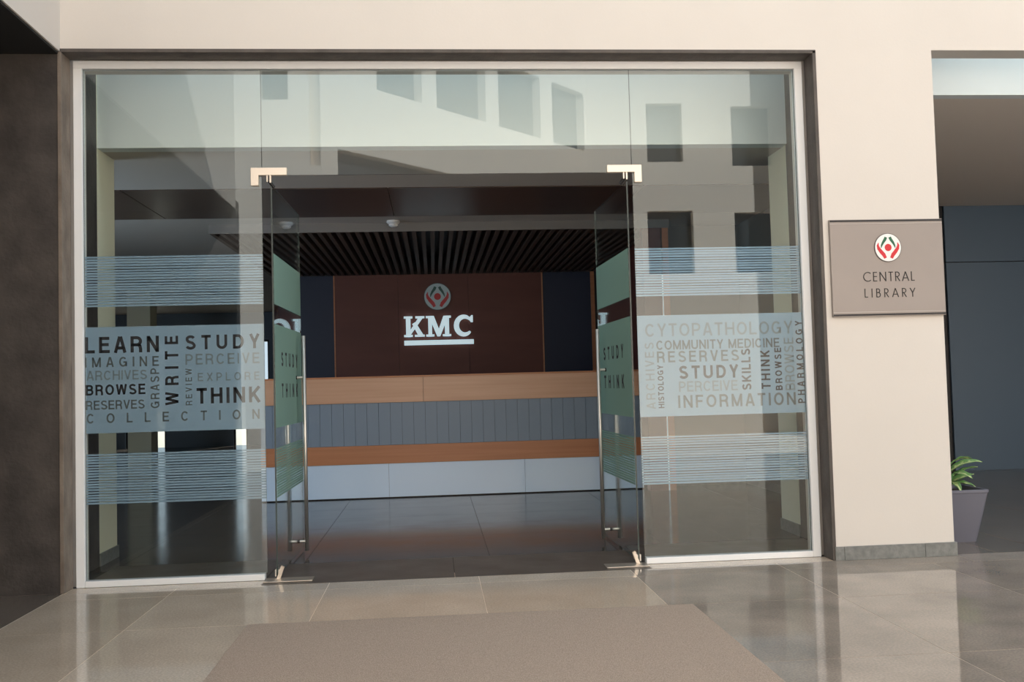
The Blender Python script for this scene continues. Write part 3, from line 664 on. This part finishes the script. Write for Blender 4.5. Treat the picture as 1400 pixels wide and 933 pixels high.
nz = nt.nodes.new('ShaderNodeTexNoise'); nz.inputs['Scale'].default_value = 45; tcn = nt.nodes.new('ShaderNodeTexCoord'); nt.links.new(tcn.outputs['Object'], nz.inputs['Vector'])
ad = nt.nodes.new('ShaderNodeMath'); ad.operation = 'MULTIPLY_ADD'; ad.inputs[1].default_value = 0.9; ad.inputs[2].default_value = -0.42
ad2 = nt.nodes.new('ShaderNodeMath'); ad2.operation = 'ADD'; rp = nt.nodes.new('ShaderNodeValToRGB')
nt.links.new(nz.outputs['Fac'], ad.inputs[0]); nt.links.new(ad.outputs[0], ad2.inputs[0]); nt.links.new(at_.outputs['Fac'], ad2.inputs[1]); nt.links.new(ad2.outputs[0], rp.inputs[0])
rp.color_ramp.elements[0].position = 0.2; rp.color_ramp.elements[0].color = rgb(104, 146, 84); rp.color_ramp.elements[1].position = 0.55; rp.color_ramp.elements[1].color = rgb(214, 222, 158)
nt.links.new(rp.outputs[0], b_.inputs['Base Color']); b_.inputs['Roughness'].default_value = 0.4
def blade(az, ln, wd, lift, droop, base, roll=0):
    bm = bmesh.new(); N = 12; K = 4; ly = bm.loops.layers.color.new('Col'); g_ = []
    p = Vector((0, 0, 0)); ang = lift
    for i in range(N + 1):
        t = i / N; w_ = wd * (math.sin(math.pi * min(1, t * 0.96 + 0.04)) ** 0.75) * (1 - 0.25 * t) + 0.001
        row = []
        for k in range(-K, K + 1):
            q = k / K; v = Vector((p.x, q * w_, p.z + abs(q) ** 1.3 * w_ * 0.35 + 0.003 * math.sin(t * 20 + q * 3)))
            row.append(bm.verts.new(v))
        g_.append(row); ang -= droop / N; p = p + Vector((math.cos(ang), 0, math.sin(ang))) * (ln / N)
    for i in range(N):
        for k in range(2 * K):
            f = bm.faces.new((g_[i][k], g_[i + 1][k], g_[i + 1][k + 1], g_[i][k + 1])); f.smooth = True
            for l, kk in zip(f.loops, (k, k, k + 1, k + 1)):
                c = 1 - abs(kk - K) / K; c = 0.15 + 0.6 * c; l[ly] = (c, c, c, 1)
    bmesh.ops.transform(bm, matrix=Matrix.Translation(base) @ Matrix.Rotation(az, 4, 'Z') @ Matrix.Rotation(roll, 4, 'X'), verts=bm.verts)
    o = link('leaf', bm, M_leaf, pl); md = o.modifiers.new('s', 'SOLIDIFY'); md.thickness = 0.0012
    return o
D = math.radians
for az, ln, wd, lf, dr, bz, roll in ((-30, .24, .05, 48, 40, .44, 0), (0, .22, .052, 30, 20, .41, 10), (25, .27, .045, 52, 62, .46, -25), (-20, .28, .045, 62, 70, .48, 20), (150, .26, .045, 55, 60, .46, 10), (205, .24, .043, 48, 75, .44, 0), (-65, .25, .045, 60, 95, .44, 15), (80, .25, .045, 66, 60, .48, -10), (-110, .24, .045, 50, 85, .44, 0),
                                 (-35, .20, .038, 32, 60, .40, 10), (10, .21, .04, 22, 35, .39, -20), (-80, .18, .04, 40, 100, .41, 0), (120, .24, .04, 70, 60, .5, 0), (-5, .26, .043, 70, 85, .50, -20), (240, .2, .04, 40, 80, .4, 0)):
    blade(D(az), ln, wd, D(lf), D(dr), Vector((0.015 * math.cos(D(az)), 0.015 * math.sin(D(az)), bz)), D(roll))
for k in range(7):
    a = k * 0.9; bm = bmesh.new(); tube(bm, [(0.035 * math.cos(a), 0.035 * math.sin(a), 0.352), (0.02 * math.cos(a), 0.02 * math.sin(a), 0.42), (0.016 * math.cos(a), 0.016 * math.sin(a), 0.5)], [0.007, 0.006, 0.004], 8)
    link('stem', bm, mat('stem', rgb(120, 120, 80), 0.6) if k == 0 else bpy.data.materials['stem'], pl, smooth=True)
